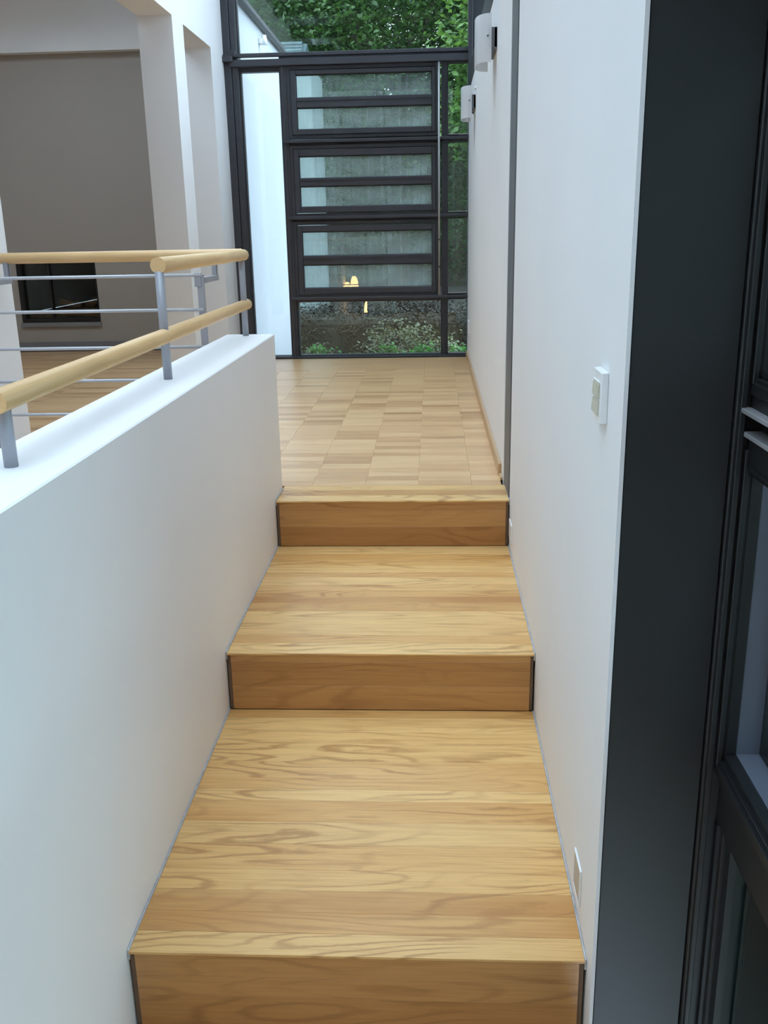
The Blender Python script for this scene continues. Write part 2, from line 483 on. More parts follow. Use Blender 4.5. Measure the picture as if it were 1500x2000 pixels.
struct('trim_7', bm, 'anthracite', 'anthracite mullion between the vent windows and the narrow right panes', 'mullion')
bm = B(); box(bm, -1.5, XR, YF - 0.03, Y1, -0.02, 0.014, 0.002)
struct('trim_8', bm, 'anthracite', 'low dark threshold where the oak floor meets the glazed end', 'sill')
bm = B(); box(bm, -1.5, 0.47, YF, Y1, 3.2, 3.3)
struct('trim_9', bm, 'anthracite', 'top rail of the glazed end, above the picture', 'transom')

def window(n, label): return thing('window_%d' % n, (0, YF, 0), label, 'window', 'structure')
def pane(x0, x1, z0, z1, mat, parent, y=YF + 0.05):
    # local origin at the pane so that the run marks differ from pane to pane
    bm = B(); box(bm, -(x1 - x0) / 2, (x1 - x0) / 2, -0.003, 0.003, 0, z1 - z0)
    me = bpy.data.meshes.new('pane'); bmesh.ops.recalc_face_normals(bm, faces=bm.faces[:]); bm.to_mesh(me); bm.free()
    me.materials.append(MATS[mat])
    return piece('pane', me, ((x0 + x1) / 2, y, z0), parent)
w = window(1, 'tall left pane of the glazed end looking onto the white wing')
bm = B(); frame(bm, -1.442, -1.137, 0.014, 2.165, YF + 0.03, Y1, 0.012, 0.002, 0.004, 0.03); obj('frame', bm, 'anthracite', w)
pane(-1.43, -1.139, 0.018, 2.135, 'glass_clear', w)
units = [('topmost', 1.660, 2.165, (1.946, 2.104), (1.725, 1.875)), ('middle', 1.095, 1.612, (1.375, 1.533), (1.166, 1.315)), ('lowest', 0.483, 1.057, (0.799, 0.980), (0.553, 0.729))]
for k, (nm, z0, z1, a, b) in enumerate(units):
    w = window(2 + k, '%s of three anthracite vent windows, two long misted panes with reflection haze in their colour' % nm)
    bm = B(); frame(bm, -1.081, 0.048, z0, z1, YF - 0.002, Y1, 0.026, 0.018, 0.022, 0.026); obj('frame', bm, 'anthracite', w)
    bm = B()
    xl, xr = -1.053, 0.029
    pl, pr = -1.013, 0.004
    box(bm, xl, pl, YF - 0.014, YF + 0.055, z0 + 0.026, z1 - 0.03, 0.003)
    box(bm, pr, xr, YF - 0.014, YF + 0.055, z0 + 0.026, z1 - 0.03, 0.003)
    box(bm, pl, pr, YF - 0.014, YF + 0.055, z0 + 0.026, b[0], 0.003)
    box(bm, pl, pr, YF - 0.014, YF + 0.055, a[1], z1 - 0.03, 0.003)
    s = obj('sash', bm, 'anthracite', w)
    bm = B(); box(bm, pl, pr, YF - 0.012, YF + 0.055, b[1], a[0], 0.003); box(bm, pl, pr, YF - 0.018, YF - 0.010, (b[1] + a[0]) / 2 + 0.012, (b[1] + a[0]) / 2 + 0.017)
    obj('glazing_bar', bm, 'anthracite', s)
    for q in (a, b):
        pane(pl - 0.002, pr + 0.002, q[0] - 0.002, q[1] + 0.002, 'glass_part_mist_reflect' if k == 0 and q is a else 'glass_mist_reflect', s, YF + 0.025)
        bm = B(); frame(bm, pl, pr, q[0], q[1], YF + 0.008, YF + 0.02, 0.004, 0.004, 0.003, 0.006, 0); obj('gasket', bm, 'anthracite_dark', s)
w = window(5, 'wide fixed pane at floor level showing the dark hedge and shrubs')
bm = B(); frame(bm, -1.081, 0.076, 0.014, 0.461, YF + 0.012, Y1, 0.012, 0.006, 0.008, 0.02); obj('frame', bm, 'anthracite', w)
pane(-1.069, 0.07, 0.022, 0.441, 'glass_fixed', w)
for k, (nm, z0, z1) in enumerate((('topmost', 1.655, 2.17), ('second', 1.10, 1.62), ('third', 0.487, 1.066), ('lowest', 0.014, 0.455))):
    w = window(6 + k, '%s of the four narrow panes beside the right wall' % nm)
    bm = B(); frame(bm, 0.120, XR, z0, z1, YF + 0.012, Y1, 0.006, 0.005, 0.012, 0.008); obj('frame', bm, 'anthracite', w)
    bm = B(); box(bm, 0.126, XR - 0.006, YF + 0.004, YF + 0.014, z0 + 0.008, z0 + 0.014); obj('glazing_bead', bm, 'rod_grey', w)
    pane(0.126, XR - 0.005, z0 + 0.012, z1 - 0.008, 'glass_fixed', w)
w = window(10, 'wide upper pane above the transom showing the tree crowns')
bm = B(); frame(bm, -1.442, 0.285, 2.262, 3.2, YF + 0.03, Y1, 0.008, 0.008, 0.004, 0.02); obj('frame', bm, 'anthracite', w)
pane(-1.434, 0.277, 2.25, 3.18, 'glass_clear', w)
rod = thing('window_rod', (0.057, YF - 0.03, 0.5), 'slim light grey vertical opener rod beside the vent windows', 'rod')
bm = B(); tube(bm, (0.057, YF - 0.03, 0.487), (0.057, YF - 0.03, 2.163), 0.0085, 12); obj('shaft', bm, 'rod_grey', rod)
for z in (0.70, 0.905):
    bm = B(); box(bm, 0.046, 0.068, YF - 0.042, YF - 0.002, z - 0.005, z + 0.005, 0.001); obj('bracket', bm, 'anthracite', rod)

# ------------------------------------------------------------------ side window right of the column
w = thing('window_11', (0.47, 1.39, 0), 'dark anthracite side window at the right edge, with projecting ledges', 'window', 'structure')
XS, YW, YE = 0.470, -1.2, 1.40
bm = B(); box(bm, 0.4535, 0.57, 1.401, 1.60, -1.7, 3.2, 0.002); box(bm, 0.4575, 0.466, 1.392, 1.402, -1.7, 3.2, 0.001); obj('post', bm, 'column_paint', w)
def side_sash(z0, z1, groove):
    bm = B()
    frame_x(bm, YW, YE, z0, z1, XS + 0.006, XS + 0.03, 0.06, 0.006, 0.012, 0.035, 0.0015)
    frame_x(bm, YW, YE - 0.004, z0 + 0.012, z1 - 0.012, XS + 0.013, XS + 0.032, 0.05, 0.004, 0.012, 0.03, 0.0015)
    box(bm, XS, XS + 0.008, YW, YE - 0.002, z0 - 0.012, z0 + 0.006, 0.001); box(bm, XS, XS + 0.008, YE - 0.012, YE - 0.002, z0, z1, 0.001)
    if groove: box(bm, XS + 0.003, XS + 0.007, YW, YE - 0.01, z1 - 0.028, z1 - 0.024)
    sa = obj('sash', bm, 'column_paint', w)
    bm = B(); box(bm, XS + 0.032, XS + 0.07, YE - 0.006, YE - 0.001, z0 + 0.024, z1 - 0.04); box(bm, XS + 0.032, XS + 0.07, YW, YE - 0.006, z0 + 0.016, z0 + 0.024); obj('reveal', bm, 'reveal_skylit', sa, label='reveal lining with blue daylight put into its colour')
    bm = B(); box(bm, XS + 0.07, XS + 0.11, YE - 0.012, YE - 0.001, z0, z1); box(bm, XS + 0.07, XS + 0.11, YW, YE - 0.012, z0 - 0.01, z0 + 0.026); obj('outer_frame', bm, 'anthracite_dark', sa)
    bm = B(); box(bm, XS + 0.085, XS + 0.091, YW, YE - 0.012, z0 + 0.026, z1); obj('pane', bm, 'glass_side', sa)
side_sash(0.097, 0.640, True)
side_sash(0.735, 1.28, False)
bm = B(); box(bm, 0.4585, XS + 0.06, YW, 1.400, 0.6965, 0.7035, 0.001); obj('ledge', bm, 'rod_grey', w, label='upper thin projecting ledge')
bm = B(); box(bm, 0.4655, XS + 0.06, YW, 1.398, 0.660, 0.667, 0.001); obj('ledge', bm, 'rod_grey', w, label='lower thin projecting ledge')
bm = B(); box(bm, XS + 0.004, XS + 0.06, YW, YE, 0.640, 0.660); box(bm, XS + 0.022, XS + 0.06, YW, YE, 0.667, 0.6965); box(bm, XS + 0.004, XS + 0.06, YW, YE, 0.7035, 0.73); box(bm, XS, XS + 0.06, YW, YE, 1.28, 1.34)
box(bm, XS + 0.012, XS + 0.06, YW, YE, -0.01, 0.082); obj('transom', bm, 'column_paint', w)
bm = B(); frame_x(bm, YW, YE, -1.7, -0.01, XS + 0.016, XS + 0.05, 0.06, 0.03, 0.06, 0.012, 0.001); box(bm, XS + 0.010, XS + 0.018, 1.384, 1.390, -1.7, -0.01); box(bm, XS + 0.022, XS + 0.05, 1.345, 1.37, -1.7, -0.01); obj('frame', bm, 'column_paint', w)
bm = B(); box(bm, XS + 0.034, XS + 0.040, YW, 1.37, -1.64, -0.02); obj('pane', bm, 'glass_side', w)
bm = B(); frame_x(bm, YW, YE, 1.34, 3.2, XS, XS + 0.05, 0.06, 0.05, 0.05, 0.05, 0.002); obj('frame', bm, 'column_paint', w)
bm = B(); box(bm, XS + 0.02, XS + 0.026, YW + 0.06, YE - 0.05, 1.39, 3.15); obj('pane', bm, 'glass_side', w)

# ------------------------------------------------------------------ floors: parquet staves
def parquet(root, x0, x1, y0, y1, sx, sy, visible, xoff=0.0):
    me = box_mesh('stave', sx - 0.0004, sy - 0.0006, 0.018, 'oak_parquet', 0.0006)
    near, rest = [], []
    ny = int((y1 - y0) / sy)
    for j in range(ny):
        yc = y0 + (j + 0.5) * sy
        x = x0 + xoff + random.uniform(-0.004, 0.004)
        while x < x1 - 0.002:
            xe = min(x + sx, x1)
            c = ((x + xe) / 2, yc)
            full = abs(xe - x - sx) < 1e-6
            (near if visible(*c) else rest).append((yc, c, xe - x, full))
            x += sx
    near.sort(key=lambda a: a[0])
    rest += near[295:]
    near = near[:295]
    cache = {}
    for yc, c, wdt, full in near:
        k = round(wdt, 4)
        if k not in cache:
            cache[k] = me if full else box_mesh('stave', wdt - 0.0007, sy - 0.0007, 0.018, 'oak_parquet', 0.0006)
        piece('stave', cache[k], (c[0], c[1], random.uniform(-0.0003, 0.0)), root)
    bm = B()
    for yc, c, wdt, full in rest:
        box(bm, c[0] - wdt / 2 + 0.0004, c[0] + wdt / 2 - 0.0004, c[1] - sy / 2 + 0.0004, c[1] + sy / 2 - 0.0004, -0.018, -0.0003)
    o = obj('staves', bm, 'oak_parquet', root, kind='stuff')
    return len(near), len(rest)
bm = B(); box(bm, XW, 0.45, 3.40, YF + 0.05, -0.4, -0.0185)
fl = struct('floor', bm, 'dark_joint', 'pale oak parquet of the landing running up to the glazed end', 'floor')
def vis_landing(x, y):
    # right of the sight line past the end of the parapet
    return x > -0.64 * y / 3.53 - 0.05
print('landing staves', parquet(fl, XW, 0.272, 3.575, YF - 0.03, 0.212, 0.0715, vis_landing, 0.005))
bm = B(); box(bm, -5.6, XW, 3.30, 8.8, -0.4, -0.0185); box(bm, XW, -0.777, 3.30, 3.40, -0.4, -0.0185); box(bm, -5.6, XW, 0.2, 3.30, -0.4, -0.0185)
fl2 = struct('floor', bm, 'dark_joint', 'oak parquet of the lounge in front of the fireplace, behind the railing', 'floor')
def vis_lounge(x, y):
    return x < -0.222 * y - 0.3 and x > -0.45 * y - 0.2 and y > 4.4
print('lounge staves', parquet(fl2, -5.5, XW, 3.30, 8.29, 0.424, 0.0715, vis_lounge, 0.1))
bm = B()
for j in range(4):
    for i in range(3):
        box(bm, XW + i * 0.25, XW + i * 0.25 + 0.249, 3.31 + j * 0.0665, 3.31 + j * 0.0665 + 0.066, -0.018, -0.0003)
obj('staves', bm, 'oak_parquet', fl2, kind='stuff')

# ------------------------------------------------------------------ oak steps
st = thing('staircase', (-0.15, N3, Z4), 'three broad oak steps with planked treads and mitred risers between white walls', 'stairs')
def planks(parent, x0, x1, y0, y1, z, widths, mat='oak_tread', th=0.03):
    tot = sum(widths); y = y0
    for i, wd in enumerate(widths):
        wd = wd * (y1 - y0) / tot
        me = box_mesh('plank', x1 - x0, wd - 0.0004, 0.006 if i == 0 else th, mat, 0.0005)
        piece('plank', me, ((x0 + x1) / 2, y + wd / 2, z + random.uniform(-0.0003, 0.0)), parent)
        y += wd
def riser(parent, x0, x1, yf, z0, z1, heights):
    tot = sum(heights); z = z1
    for h in heights:
        h = h * (z1 - z0) / tot
        bm = B(); box(bm, -(x1 - x0) / 2, (x1 - x0) / 2, 0, 0.022, -h + 0.0003, 0, 0.0004)
        me = bpy.data.meshes.new('plank'); bmesh.ops.recalc_face_normals(bm, faces=bm.faces[:]); bm.to_mesh(me); bm.free()
        me.materials.append(MATS['oak_riser'])
        piece('plank', me, ((x0 + x1) / 2, yf + random.uniform(0, 0.0003), z), parent)
        z -= h
def tread(y0, y1, z, widths, xa, xb):
    bm = B(); box(bm, xa, xb, y0 + 0.03, y1 + 0.02, z - 0.06, z - 0.0305)
    t = obj('tread', bm, 'dark_joint', st)
    planks(t, xa, xb, y0, y1, z, widths)
    return t
XT0, XT1 = XL + 0.003, XN - 0.004
bm = B(); box(bm, XT0, XT1, N3 + 0.05, N2 + 0.08, -1.7, Z3 - 0.062); box(bm, XT0, XT1, N2 + 0.08, N1 + 0.08, -1.7, Z2 - 0.062); box(bm, XT0, XT1, N1 + 0.08, 3.40, -1.7, -0.062)
obj('carcass', bm, 'concrete', st)
rw = lambda n, a, b: [random.uniform(a, b) for _ in range(n)]
tread(N1, 3.572, 0.0, [0.075, 0.08, 0.067], XT0, XT1)
tread(N2, N1 + 0.001, Z2, rw(14, 0.045, 0.085), XT0, XT1)
tread(N3, N2 + 0.001, Z3, rw(14, 0.045, 0.085), XT0, XT1)
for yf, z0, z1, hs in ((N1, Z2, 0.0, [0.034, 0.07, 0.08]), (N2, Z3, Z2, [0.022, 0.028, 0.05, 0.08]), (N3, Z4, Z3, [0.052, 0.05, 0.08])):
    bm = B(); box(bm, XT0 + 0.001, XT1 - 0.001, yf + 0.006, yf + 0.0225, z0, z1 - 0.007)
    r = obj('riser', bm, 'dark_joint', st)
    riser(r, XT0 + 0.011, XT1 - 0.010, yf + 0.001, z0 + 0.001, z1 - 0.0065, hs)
for y0, y1, z in ((N1 + 0.003, 3.53, 0.0), (N2, N1, Z2), (N3, N2, Z3)):
    for x0, x1 in ((XL + 0.0003, XL + 0.0045), (XN - 0.0045, XN - 0.0003)):
        bm = B(); box(bm, x0, x1, y0, y1, z - 0.02, z + 0.004, 0.001)
        obj('sealant_bead', bm, 'sealant', st, label='thin grey sealant bead along the wall')

# ------------------------------------------------------------------ baseboards
bm = B(); box(bm, XR - 0.013, XR, 3.72, YF - 0.04, 0.0, 0.05, 0.0015); box(bm, XR - 0.010, XR, 3.64, 3.72, 0.0, 0.012, 0.001)
o = struct('baseboard_right', bm, 'oak_skirting', 'slim oak baseboard at the foot of the right wall', 'baseboard')
bm = B(); box(bm, -5.6, t0, 8.275, 8.289, 0.0, 0.08, 0.0015)
struct('baseboard_back', bm, 'baseboard_grey', 'grey baseboard below the fireplace wall', 'baseboard')

# ------------------------------------------------------------------ railing
rl = thing('railing', (-0.693, 3.49, 0.605), 'beech and grey steel railing on the parapet and round the landing edge', 'railing')
ZU = 0.894
XP = -0.693
def rail(p0, p1, r, ends, label=None):
    # local x along the rail so that the grain runs with it
    p0, p1 = Vector(p0), Vector(p1)
    L = (p1 - p0).length
    bm = B(); tube(bm, (0, 0, 0), (L, 0, 0), r, 28, round_ends=ends)
    me = bpy.data.meshes.new('handrail'); bmesh.ops.recalc_face_normals(bm, faces=bm.faces[:]); bm.to_mesh(me); bm.free()
    me.materials.append(MATS['beech'])
    o = piece('handrail', me, p0, rl, (0, 0, math.atan2(p1.y - p0.y, p1.x - p0.x)))
    if label: o['label'] = label
    return o
rail((XP, 2.405, ZU), (XP, 3.525, ZU), 0.020, (False, True), 'upper beech rail with a sawn round end')
rail((XP - 0.006, 3.512, ZU + 0.003), (-2.2, 3.512, ZU + 0.003), 0.020, (True, False))
rail((XP, 1.43, 0.716), (XP, 3.535, 0.716), 0.0195, (False, True), 'lower beech rail')
for y, zt in ((3.480, ZU - 0.015), (2.412, ZU - 0.015), (1.458, ZU - 0.02)):
    bm = B(); tube(bm, (XP, y, 0.603), (XP, y, zt if y > 1.5 else 0.72), 0.0115, 16); obj('post', bm, 'railing_grey', rl)
YG = 3.29
for x in (-0.803, -1.585):
    bm = B(); box(bm, x - 0.0115, x + 0.0115, YG - 0.004, YG + 0.010, -0.3, 0.835, 0.001)
    box(bm, x - 0.019, x + 0.004, YG - 0.008, YG + 0.014, 0.795, 0.842, 0.001)
    gp = obj('post', bm, 'railing_grey', rl)
    bm = B(); box(bm, x - 0.004, x + 0.014, YG + 0.01, 3.52, 0.806, 0.826, 0.001)
    for yy in (3.495, 3.517):
        box(bm, x - 0.0035, x + 0.0035 + 0.008, yy - 0.003, yy + 0.003, 0.82, ZU - 0.012)
    obj('bracket', bm, 'railing_grey', gp)
for z in (0.834, 0.717, 0.5885, 0.4725, 0.3515):
    bm = B(); tube(bm, (-2.2, YG - 0.006, z), (-0.797, YG - 0.006, z), 0.0058, 10); obj('rod', bm, 'rod_pale', rl)

# ------------------------------------------------------------------ wall lamps
def wall_lamp(yc, label):
    zc0, zc1 = 1.655, 1.843
    L = thing('wall_lamp', (XR, yc, (zc0 + zc1) / 2), label, 'lamp', group='opal wall lamps on the right wall')
    outer, inner = [], []
    n = 20
    a, b, th = 0.066, 0.135, 0.006
    xb = XR - 0.024
    for i in range(n + 1):
        t = math.pi * i / n
        e = 0.85                                        # squarish bent sheet
        cx = math.copysign(abs(math.sin(t)) ** e, math.sin(t)); cy = math.copysign(abs(math.cos(t)) ** e, math.cos(t))
        outer.append((xb - a * cx, yc - b * cy)); inner.append((xb - (a - th) * cx, yc - (b - th) * cy))
    bm = B(); prism(bm, outer + inner[::-1], 'z', zc0, zc1)
    sh = obj('lamp_shade', bm, 'opal_glass', L)
    for p in sh.data.polygons: p.use_smooth = False
    bm = B(); box(bm, XR - 0.030, XR - 0.0005, yc - 0.131, yc - 0.118, 1.712, 1.79, 0.001); box(bm, XR - 0.030, XR - 0.0005, yc + 0.118, yc + 0.131, 1.712, 1.79, 0.001)
    box(bm, XR - 0.012, XR - 0.0005, yc - 0.131, yc + 0.131, 1.705, 1.79, 0.001)
    obj('backplate', bm, 'strip_grey', L)
    bm = B(); tube(bm, (XR - 0.04, yc - 0.1385, 1.756), (XR - 0.04, yc - 0.12, 1.756), 0.0042, 10); obj('screw', bm, 'strip_grey', L)
    bm = B(); tube(bm, (XR - 0.04, yc, 1.70), (XR - 0.04, yc, 1.80), 0.018, 14, round_ends=(False, True)); obj('bulb', bm, 'plastic_white', L)
wall_lamp(4.52, 'curved white opal wall lamp nearer the viewer, at the upper right')
wall_lamp(6.55, 'curved white opal wall lamp farther off, beside the narrow glass panes')

# ------------------------------------------------------------------ switches and sockets
sw = thing('light_switch', (XN, 1.563, 0.69), 'white surface-mounted switch box with an ivory rocker beside the steel column', 'switch')
bm = B(); box(bm, XN - 0.0125, XN, 1.526, 1.60, 0.653, 0.738, 0.0015); obj('housing', bm, 'plastic_white', sw)
for z0, z1 in ((0.664, 0.690), (0.692, 0.718)):
    bm = B(); prism(bm, [(XN - 0.0125, z0), (XN - 0.016, z0 + 0.003), (XN - 0.0145, z1 - 0.002), (XN - 0.0125, z1)], 'y', 1.537, 1.592); obj('rocker', bm, 'plastic_ivory', sw)
bm = B(); box(bm, XN - 0.0145, XN - 0.012, 1.535, 1.594, 0.7195, 0.7215); obj('trim_line', bm, 'plastic_white', sw)
def socket(name, y0, y1, z0, z1, x, label, mat='socket_grey'):
    t = thing(name, (x, (y0 + y1) / 2, (z0 + z1) / 2), label, 'socket')
    bm = B(); frame_x(bm, y0, y1, z0, z1, x - 0.004, x, 0.004, 0.004, 0.004, 0.004, 0.001); obj('cover_frame', bm, 'plastic_white', t)
    bm = B(); box(bm, x - 0.003, x, y0 + 0.004, y1 - 0.004, z0 + 0.004, z1 - 0.004); obj('insert', bm, mat, t)
socket('wall_socket', 1.548, 1.625, -0.318, -0.235, XN, 'grey-faced square wall socket low above the largest oak tread')
socket('wall_socket', 3.235, 3.33, -0.135, -0.065, XN, 'small pale wall socket low beside the upper oak riser', 'plastic_white')
sw = thing('light_switch', (XR, 7.15, 0.27), 'small white double switch low on the far end of the right wall', 'switch')
bm = B(); box(bm, XR - 0.009, XR, 7.08, 7.22, 0.225, 0.318, 0.001); obj('housing', bm, 'plastic_white', sw)
for z0 in (0.230, 0.274):
    bm = B(); box(bm, XR - 0.012, XR - 0.008, 7.09, 7.21, z0, z0 + 0.039, 0.001); obj('rocker', bm, 'plastic_white', sw)
bm = B(); tube(bm, (XR, 6.34, 1.815), (XR - 0.012, 6.34, 1.815), 0.011, 16, 0.008)
tag(obj('wall_button', bm, 'plastic_white'), 'tiny white round button on the wall between the two wall lamps', 'button')

# ------------------------------------------------------------------ fireplace
fp = thing('fireplace', ((FX0 + FX1) / 2, 8.29, FZ0), 'black glass-fronted built-in fireplace holding pale logs', 'fireplace')
bm = B(); frame(bm, FX0 + 0.002, FX1 - 0.002, FZ0, FZ1, 8.286, 8.33, 0.035, 0.012, 0.035, 0.03, 0.001); obj('frame', bm, 'fire_black', fp)
bm = B(); box(bm, FX0 + 0.27, FX0 + 0.285, 8.31, 8.325, FZ0 + 0.035, FZ1 - 0.03); obj('glazing_bar', bm, 'fire_black', fp)
bm = B(); box(bm, FX0 + 0.03, FX1 - 0.01, 8.335, 8.339, FZ0 + 0.02, FZ1 - 0.02); obj('glass', bm, 'glass_fire', fp)
bm = B(); box(bm, FX0 + 0.01, FX1 - 0.01, 8.35, 8.74, FZ0 + 0.001, FZ0 + 0.045); box(bm, FX0 + 0.002, FX1 - 0.002, 8.72, 8.745, FZ0 + 0.045, FZ1 - 0.002)
box(bm, FX0 + 0.002, FX0 + 0.02, 8.34, 8.72, FZ0 + 0.045, FZ1 - 0.002); box(bm, FX1 - 0.02, FX1 - 0.002, 8.34, 8.72, FZ0 + 0.045, FZ1 - 0.002)
box(bm, FX0 + 0.02, FX1 - 0.02, 8.34, 8.72, FZ1 - 0.02, FZ1 - 0.002); obj('firebox', bm, 'firebox', fp)
bm = B(); box(bm, FX0 - 0.01, FX1 + 0.008, 8.27, 8.2899, FZ0 - 0.036, FZ0, 0.001); obj('sill', bm, 'fireplace_sill', fp, label='narrow grey sill under the glass')
for q, (p0, p1, r) in enumerate((((-3.34, 8.40, 0.333), (-3.0, 8.40, 0.333), 0.036), ((-3.36, 8.47, 0.43), (-3.17, 8.47, 0.375), 0.036), ((-3.12, 8.47, 0.375), (-3.02, 8.47, 0.44), 0.036), ((-3.34, 8.55, 0.333), (-3.0, 8.55, 0.333), 0.036))):
    bm = B(); tube(bm, p0, p1, r, 7)
    tag(obj('log', bm, 'log'), ('split pale log lying at the front of the firebox', 'split pale log tilted to the left in the firebox', 'split pale log tilted up to the right in the firebox', 'split pale log lying at the rear of the firebox')[q], 'log', group='logs in the fireplace')

# ------------------------------------------------------------------ pendant lamps behind the viewer
for k, (x, y, z, s) in enumerate(((-1.485, -1.55, 0.05, 1.0), (-1.374, -1.75, 0.14, 1.0), (-1.142, -1.55, -0.28, 0.8))):
    L = thing('pendant_lamp', (x, y, z - 0.1), ('glowing orange pendant lamp mirrored in the lowest vent pane, the lower of the pair', 'glowing orange pendant lamp mirrored in the lowest vent pane, the higher of the pair', 'glowing orange pendant lamp mirrored alone in the floor-level pane')[k], 'lamp', group='pendant lamps reflected in the glass')
    bm = B(); lathe(bm, [(0.073 * s, -0.10), (0.07 * s, -0.04), (0.058 * s, 0.03), (0.04 * s, 0.08), (0.02 * s, 0.1)], (x, y, z)); obj('lamp_shade', bm, 'glowing_shade', L)
    bm = B(); lathe(bm, [(0.022 * s, 0.1), (0.024 * s, 0.12), (0.012 * s, 0.16), (0.0, 0.165)], (x, y, z)); obj('cap', bm, 'strip_grey', L)
    bm = B(); tube(bm, (x, y, z + 0.16), (x, y, 3.0), 0.003, 8); obj('cord', bm, 'anthracite_dark', L)

# ------------------------------------------------------------------ outside
bm = B(); box(bm, -14, 14, YF + 0.11, 40, -0.9, -0.35)
struct('ground', bm, 'soil', 'dark planted ground outside the glazed end', 'ground')
bm = B(); box(bm, 0.62, 14, -5, YF + 0.1, -1.95, -1.76)
struct('ground', bm, 'terrace', 'grey paved terrace outside the side window at the right', 'ground')
wg = thing('house_wing', (-2.2, 9.0, -0.12), 'white rendered house wing with a dark eave seen through the left panes', 'building')
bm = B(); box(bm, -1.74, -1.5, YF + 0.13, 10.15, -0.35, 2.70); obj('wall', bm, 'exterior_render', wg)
bm = B(); prism(bm, [(-1.74, 2.95), (-1.74, 2.701), (-1.475, 2.701), (-1.465, 2.76), (-1.50, 2.80)], 'y', YF + 0.13, 10.2); obj('roof', bm, 'zinc', wg)
bm = B(); tube(bm, (-1.462, YF + 0.14, 2.705), (-1.462, 10.2, 2.705), 0.022, 12); obj('gutter', bm, 'zinc', wg)
ol = thing('outdoor_lamp', (-1.497, 8.9, 2.56), 'tiny white lamp under the eave of the white wing', 'lamp')
bm = B(); box(bm, -1.4995, -1.47, 8.86, 8.94, 2.56, 2.60, 0.003); obj('bracket', bm, 'plastic_white', ol)
bm = B(); tube(bm, (-1.455, 8.9, 2.63), (-1.455, 8.9, 2.555), 0.02, 12, 0.03); obj('lamp_head', bm, 'plastic_white', ol)

def leaves(name, mat, parent, centers, spread, per, size, flat=0.6, droop=0.0):
    """one mesh of folded four-sided leaves scattered round twig centres"""
    c = np.repeat(np.asarray(centers, float), per, axis=0)
    n = len(c)
    p = c + rng.normal(0, 1, (n, 3)) * np.asarray(spread)
    a = rng.uniform(0, 2 * np.pi, n)
    d = np.stack([np.cos(a), np.sin(a), rng.normal(-droop, 0.45, n)], 1)
    d /= np.linalg.norm(d, axis=1)[:, None]
    up = np.stack([rng.normal(0, flat, n), rng.normal(0, flat, n), np.ones(n)], 1)
    s = np.cross(d, up); s /= np.linalg.norm(s, axis=1)[:, None]
    nn = np.cross(s, d)
    L = (size * rng.uniform(0.6, 1.25, n))[:, None]
    W = L * 0.30
    v = np.empty((n, 4, 3))
    v[:, 0] = p; v[:, 1] = p + d * L * 0.45 + s * W + nn * L * 0.07; v[:, 2] = p + d * L; v[:, 3] = p + d * L * 0.45 - s * W + nn * L * 0.07
    me = bpy.data.meshes.new(name)
    me.vertices.add(n * 4); me.vertices.foreach_set('co', v.astype(np.float32).ravel())
    i = np.arange(n)[:, None] * 4
    tri = np.concatenate([i, i + 1, i + 2, i, i + 2, i + 3], 1).astype(np.int32).ravel()
    me.loops.add(n * 6); me.loops.foreach_set('vertex_index', tri)
    me.polygons.add(n * 2); me.polygons.foreach_set('loop_start', np.arange(0, n * 6, 3, dtype=np.int32))
    me.update(calc_edges=True)
    me.materials.append(MATS[mat])
    o = bpy.data.objects.new(name, me); COL.objects.link(o)
    adopt(o, parent)
    return o
def tree(loc, h, cz, rad, nclust, per, size, label, mat='leaf_tree', spread=(0.34, 0.34, 0.2)):
    x, y, z = loc
    t = thing('tree', loc, label, 'tree', group='trees beyond the glazed end')
    bm = B()
    tube(bm, (x, y, z), (x + 0.1, y + 0.1, h * 0.55), 0.2, 12, 0.13)
    cl = []
    for _ in range(nclust):
        d = rng.normal(0, 1, 3); d /= np.linalg.norm(d)
        r = rng.uniform(0.25, 1.0) ** 0.45
        cl.append((x + d[0] * rad[0] * r, y + d[1] * rad[1] * r, cz + d[2] * rad[2] * r))
    top = Vector((x + 0.1, y + 0.1, h * 0.5))
    for c in cl[:14]:
        e = Vector(c); mid = top.lerp(e, 0.5) + Vector((0, 0, 0.25))
        tube(bm, top, mid, 0.035, 6, 0.022); tube(bm, mid, e, 0.022, 6, 0.008)
    obj('trunk', bm, 'bark', t)
    leaves('crown', mat, t, cl, spread, per, size, droop=0.3)
    return t
tree((-0.6, 16.4, -0.35), 6.0, 4.3, (3.6, 2.0, 3.5), 620, 240, 0.088, 'broad green tree filling the middle of the glass')
tree((-4.6, 20.6, -0.35), 7.0, 4.9, (3.4, 1.8, 3.6), 340, 240, 0.10, 'dark green tree behind the white wing')
tree((3.1, 21.2, -0.35), 7.0, 4.6, (2.3, 1.6, 3.9), 360, 240, 0.10, 'tall green tree at the right behind the narrow panes')
tree((0.3, 28.0, -0.35), 8.0, 5.8, (4.4, 1.6, 5.0), 560, 220, 0.13, 'tall dark tree farthest back, closing the gaps between the other trees')
tree((0.95, 12.6, -0.35), 3.8, 2.9, (0.8, 0.8, 1.0), 85, 90, 0.10, 'nearer light green tree with drooping leaves at the right panes', 'leaf_tree_light', (0.16, 0.16, 0.14))

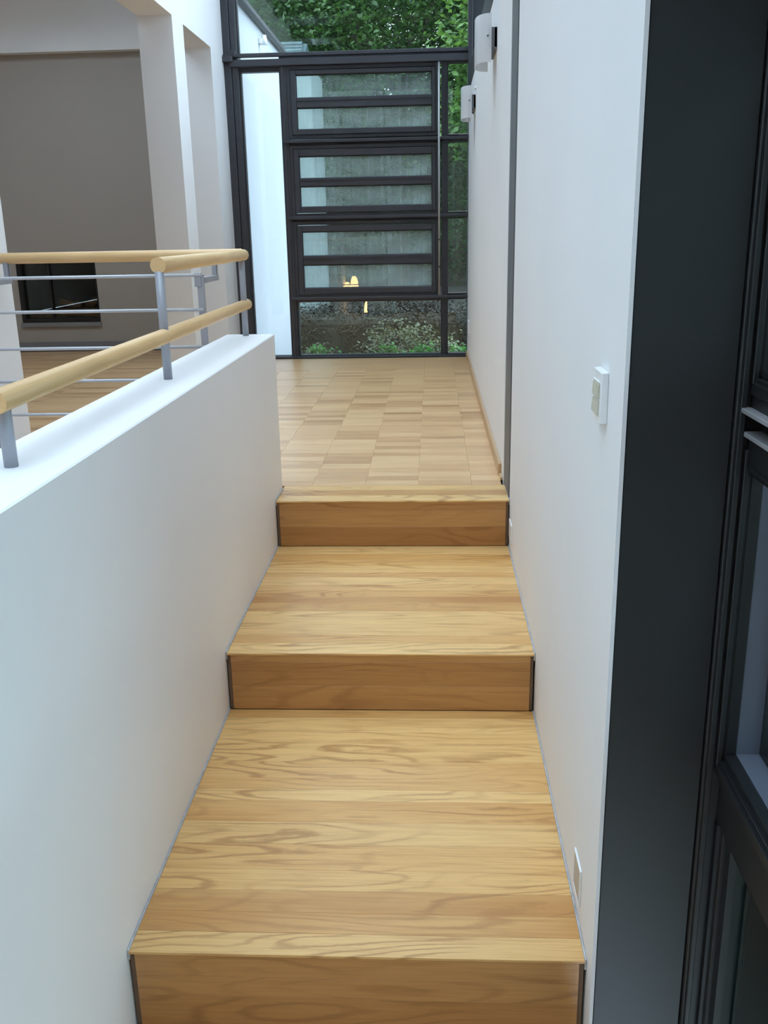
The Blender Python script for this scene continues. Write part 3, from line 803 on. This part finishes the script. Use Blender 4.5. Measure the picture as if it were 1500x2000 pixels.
def hedge_obj():
    t = thing('hedge', (-0.5, 10.9, -0.35), 'dark brownish hedge bank filling the floor-level pane', 'hedge')
    bm = B(); box(bm, -3.5, 3.5, 10.4, 11.5, -0.35, 0.05, 0.05); obj('stems', bm, 'soil', t)
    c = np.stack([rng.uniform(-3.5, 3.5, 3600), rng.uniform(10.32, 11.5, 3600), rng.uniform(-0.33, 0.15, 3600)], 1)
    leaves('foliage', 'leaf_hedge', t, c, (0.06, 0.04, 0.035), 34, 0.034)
hedge_obj()
def shrub(loc, rad, n, label):
    x, y, z = loc
    t = thing('shrub', loc, label, 'shrub', group='shrubs outside the floor-level pane')
    bm = B(); cl = []
    for _ in range(n):
        d = rng.normal(0, 1, 3); d[2] = abs(d[2]) * 0.8 + 0.05; d /= np.linalg.norm(d)
        r = rng.uniform(0.3, 1.0) ** 0.5
        e = (x + d[0] * rad * r * 1.1, y + d[1] * rad * r * 0.6, z + d[2] * rad * r * 1.0)
        cl.append(e)
        if len(cl) < 30: tube(bm, (x, y, z), e, 0.006, 5, 0.003)
    obj('stems', bm, 'bark', t)
    leaves('foliage', 'leaf_shrub', t, cl, (0.035, 0.035, 0.03), 22, 0.036)
t = thing('hedge', (-0.5, 23.5, -0.35), 'tall dark green garden hedge far behind the trees', 'hedge')
bm = B(); box(bm, -9, 9, 24.2, 24.8, -0.35, 3.4, 0.1); obj('stems', bm, 'bark', t)
leaves('foliage', 'leaf_tree', t, np.stack([rng.uniform(-9, 9, 3200), rng.uniform(23.9, 24.6, 3200), rng.uniform(-0.1, 3.9, 3200)], 1), (0.15, 0.12, 0.12), 24, 0.12)
shrub((-0.24, 9.0, -0.3), 0.52, 115, 'grey-green leafy shrub right of centre in the floor-level pane')
shrub((-1.08, 8.75, -0.3), 0.26, 60, 'grey-green leafy shrub at the left edge of the floor-level pane')
for k, (x, y) in enumerate(((-0.93, 7.95), (-0.33, 7.95), (-0.06, 7.95), (0.25, 8.0))):
    t = thing('seedling', (x, y, -0.12), ('low bright green plant at the left behind the threshold', 'low bright green plant at the middle behind the threshold', 'low bright green plant at the right of the middle behind the threshold', 'low bright green plant behind the lowest narrow pane')[k], 'plant', group='low plants behind the threshold')
    bm = B()
    for q in range(6):
        tube(bm, (x, y, -0.12), (x + rng.uniform(-0.09, 0.09), y + rng.uniform(-0.05, 0.05), rng.uniform(0.0, 0.05)), 0.003, 5, 0.002)
    obj('stem', bm, 'leaf_seedling', t)
    leaves('foliage', 'leaf_seedling', t, [(x + rng.uniform(-0.1, 0.1), y, rng.uniform(-0.03, 0.04)) for _ in range(14)], (0.02, 0.02, 0.015), 5, 0.045)
hs = thing('neighbour_house', (-2.6, 13.3, -0.35), 'neighbouring pale house with a blue-green tiled roof just past the white wing', 'building')
bm = B(); box(bm, -4.2, -1.50, 12.65, 13.9, -0.35, 2.98); obj('wall', bm, 'house_render', hs)
bm = B(); prism(bm, [(12.62, 2.98), (13.2, 3.32), (13.95, 2.98)], 'x', -4.2, -1.60); obj('roof', bm, 'roof_tile', hs)
for k in range(7):
    bm = B(); box(bm, -4.2, -1.585 - 0.012 * k, -0.06, 0.06, -0.012, 0.016, 0.006)
    bmesh.ops.rotate(bm, verts=bm.verts[:], cent=(0, 0, 0), matrix=Matrix.Rotation(math.radians(22), 3, 'X'))
    bmesh.ops.translate(bm, verts=bm.verts[:], vec=(0, 12.63 + 0.085 * k, 3.0 + 0.052 * k)); obj('tile_course', bm, 'roof_tile', hs)
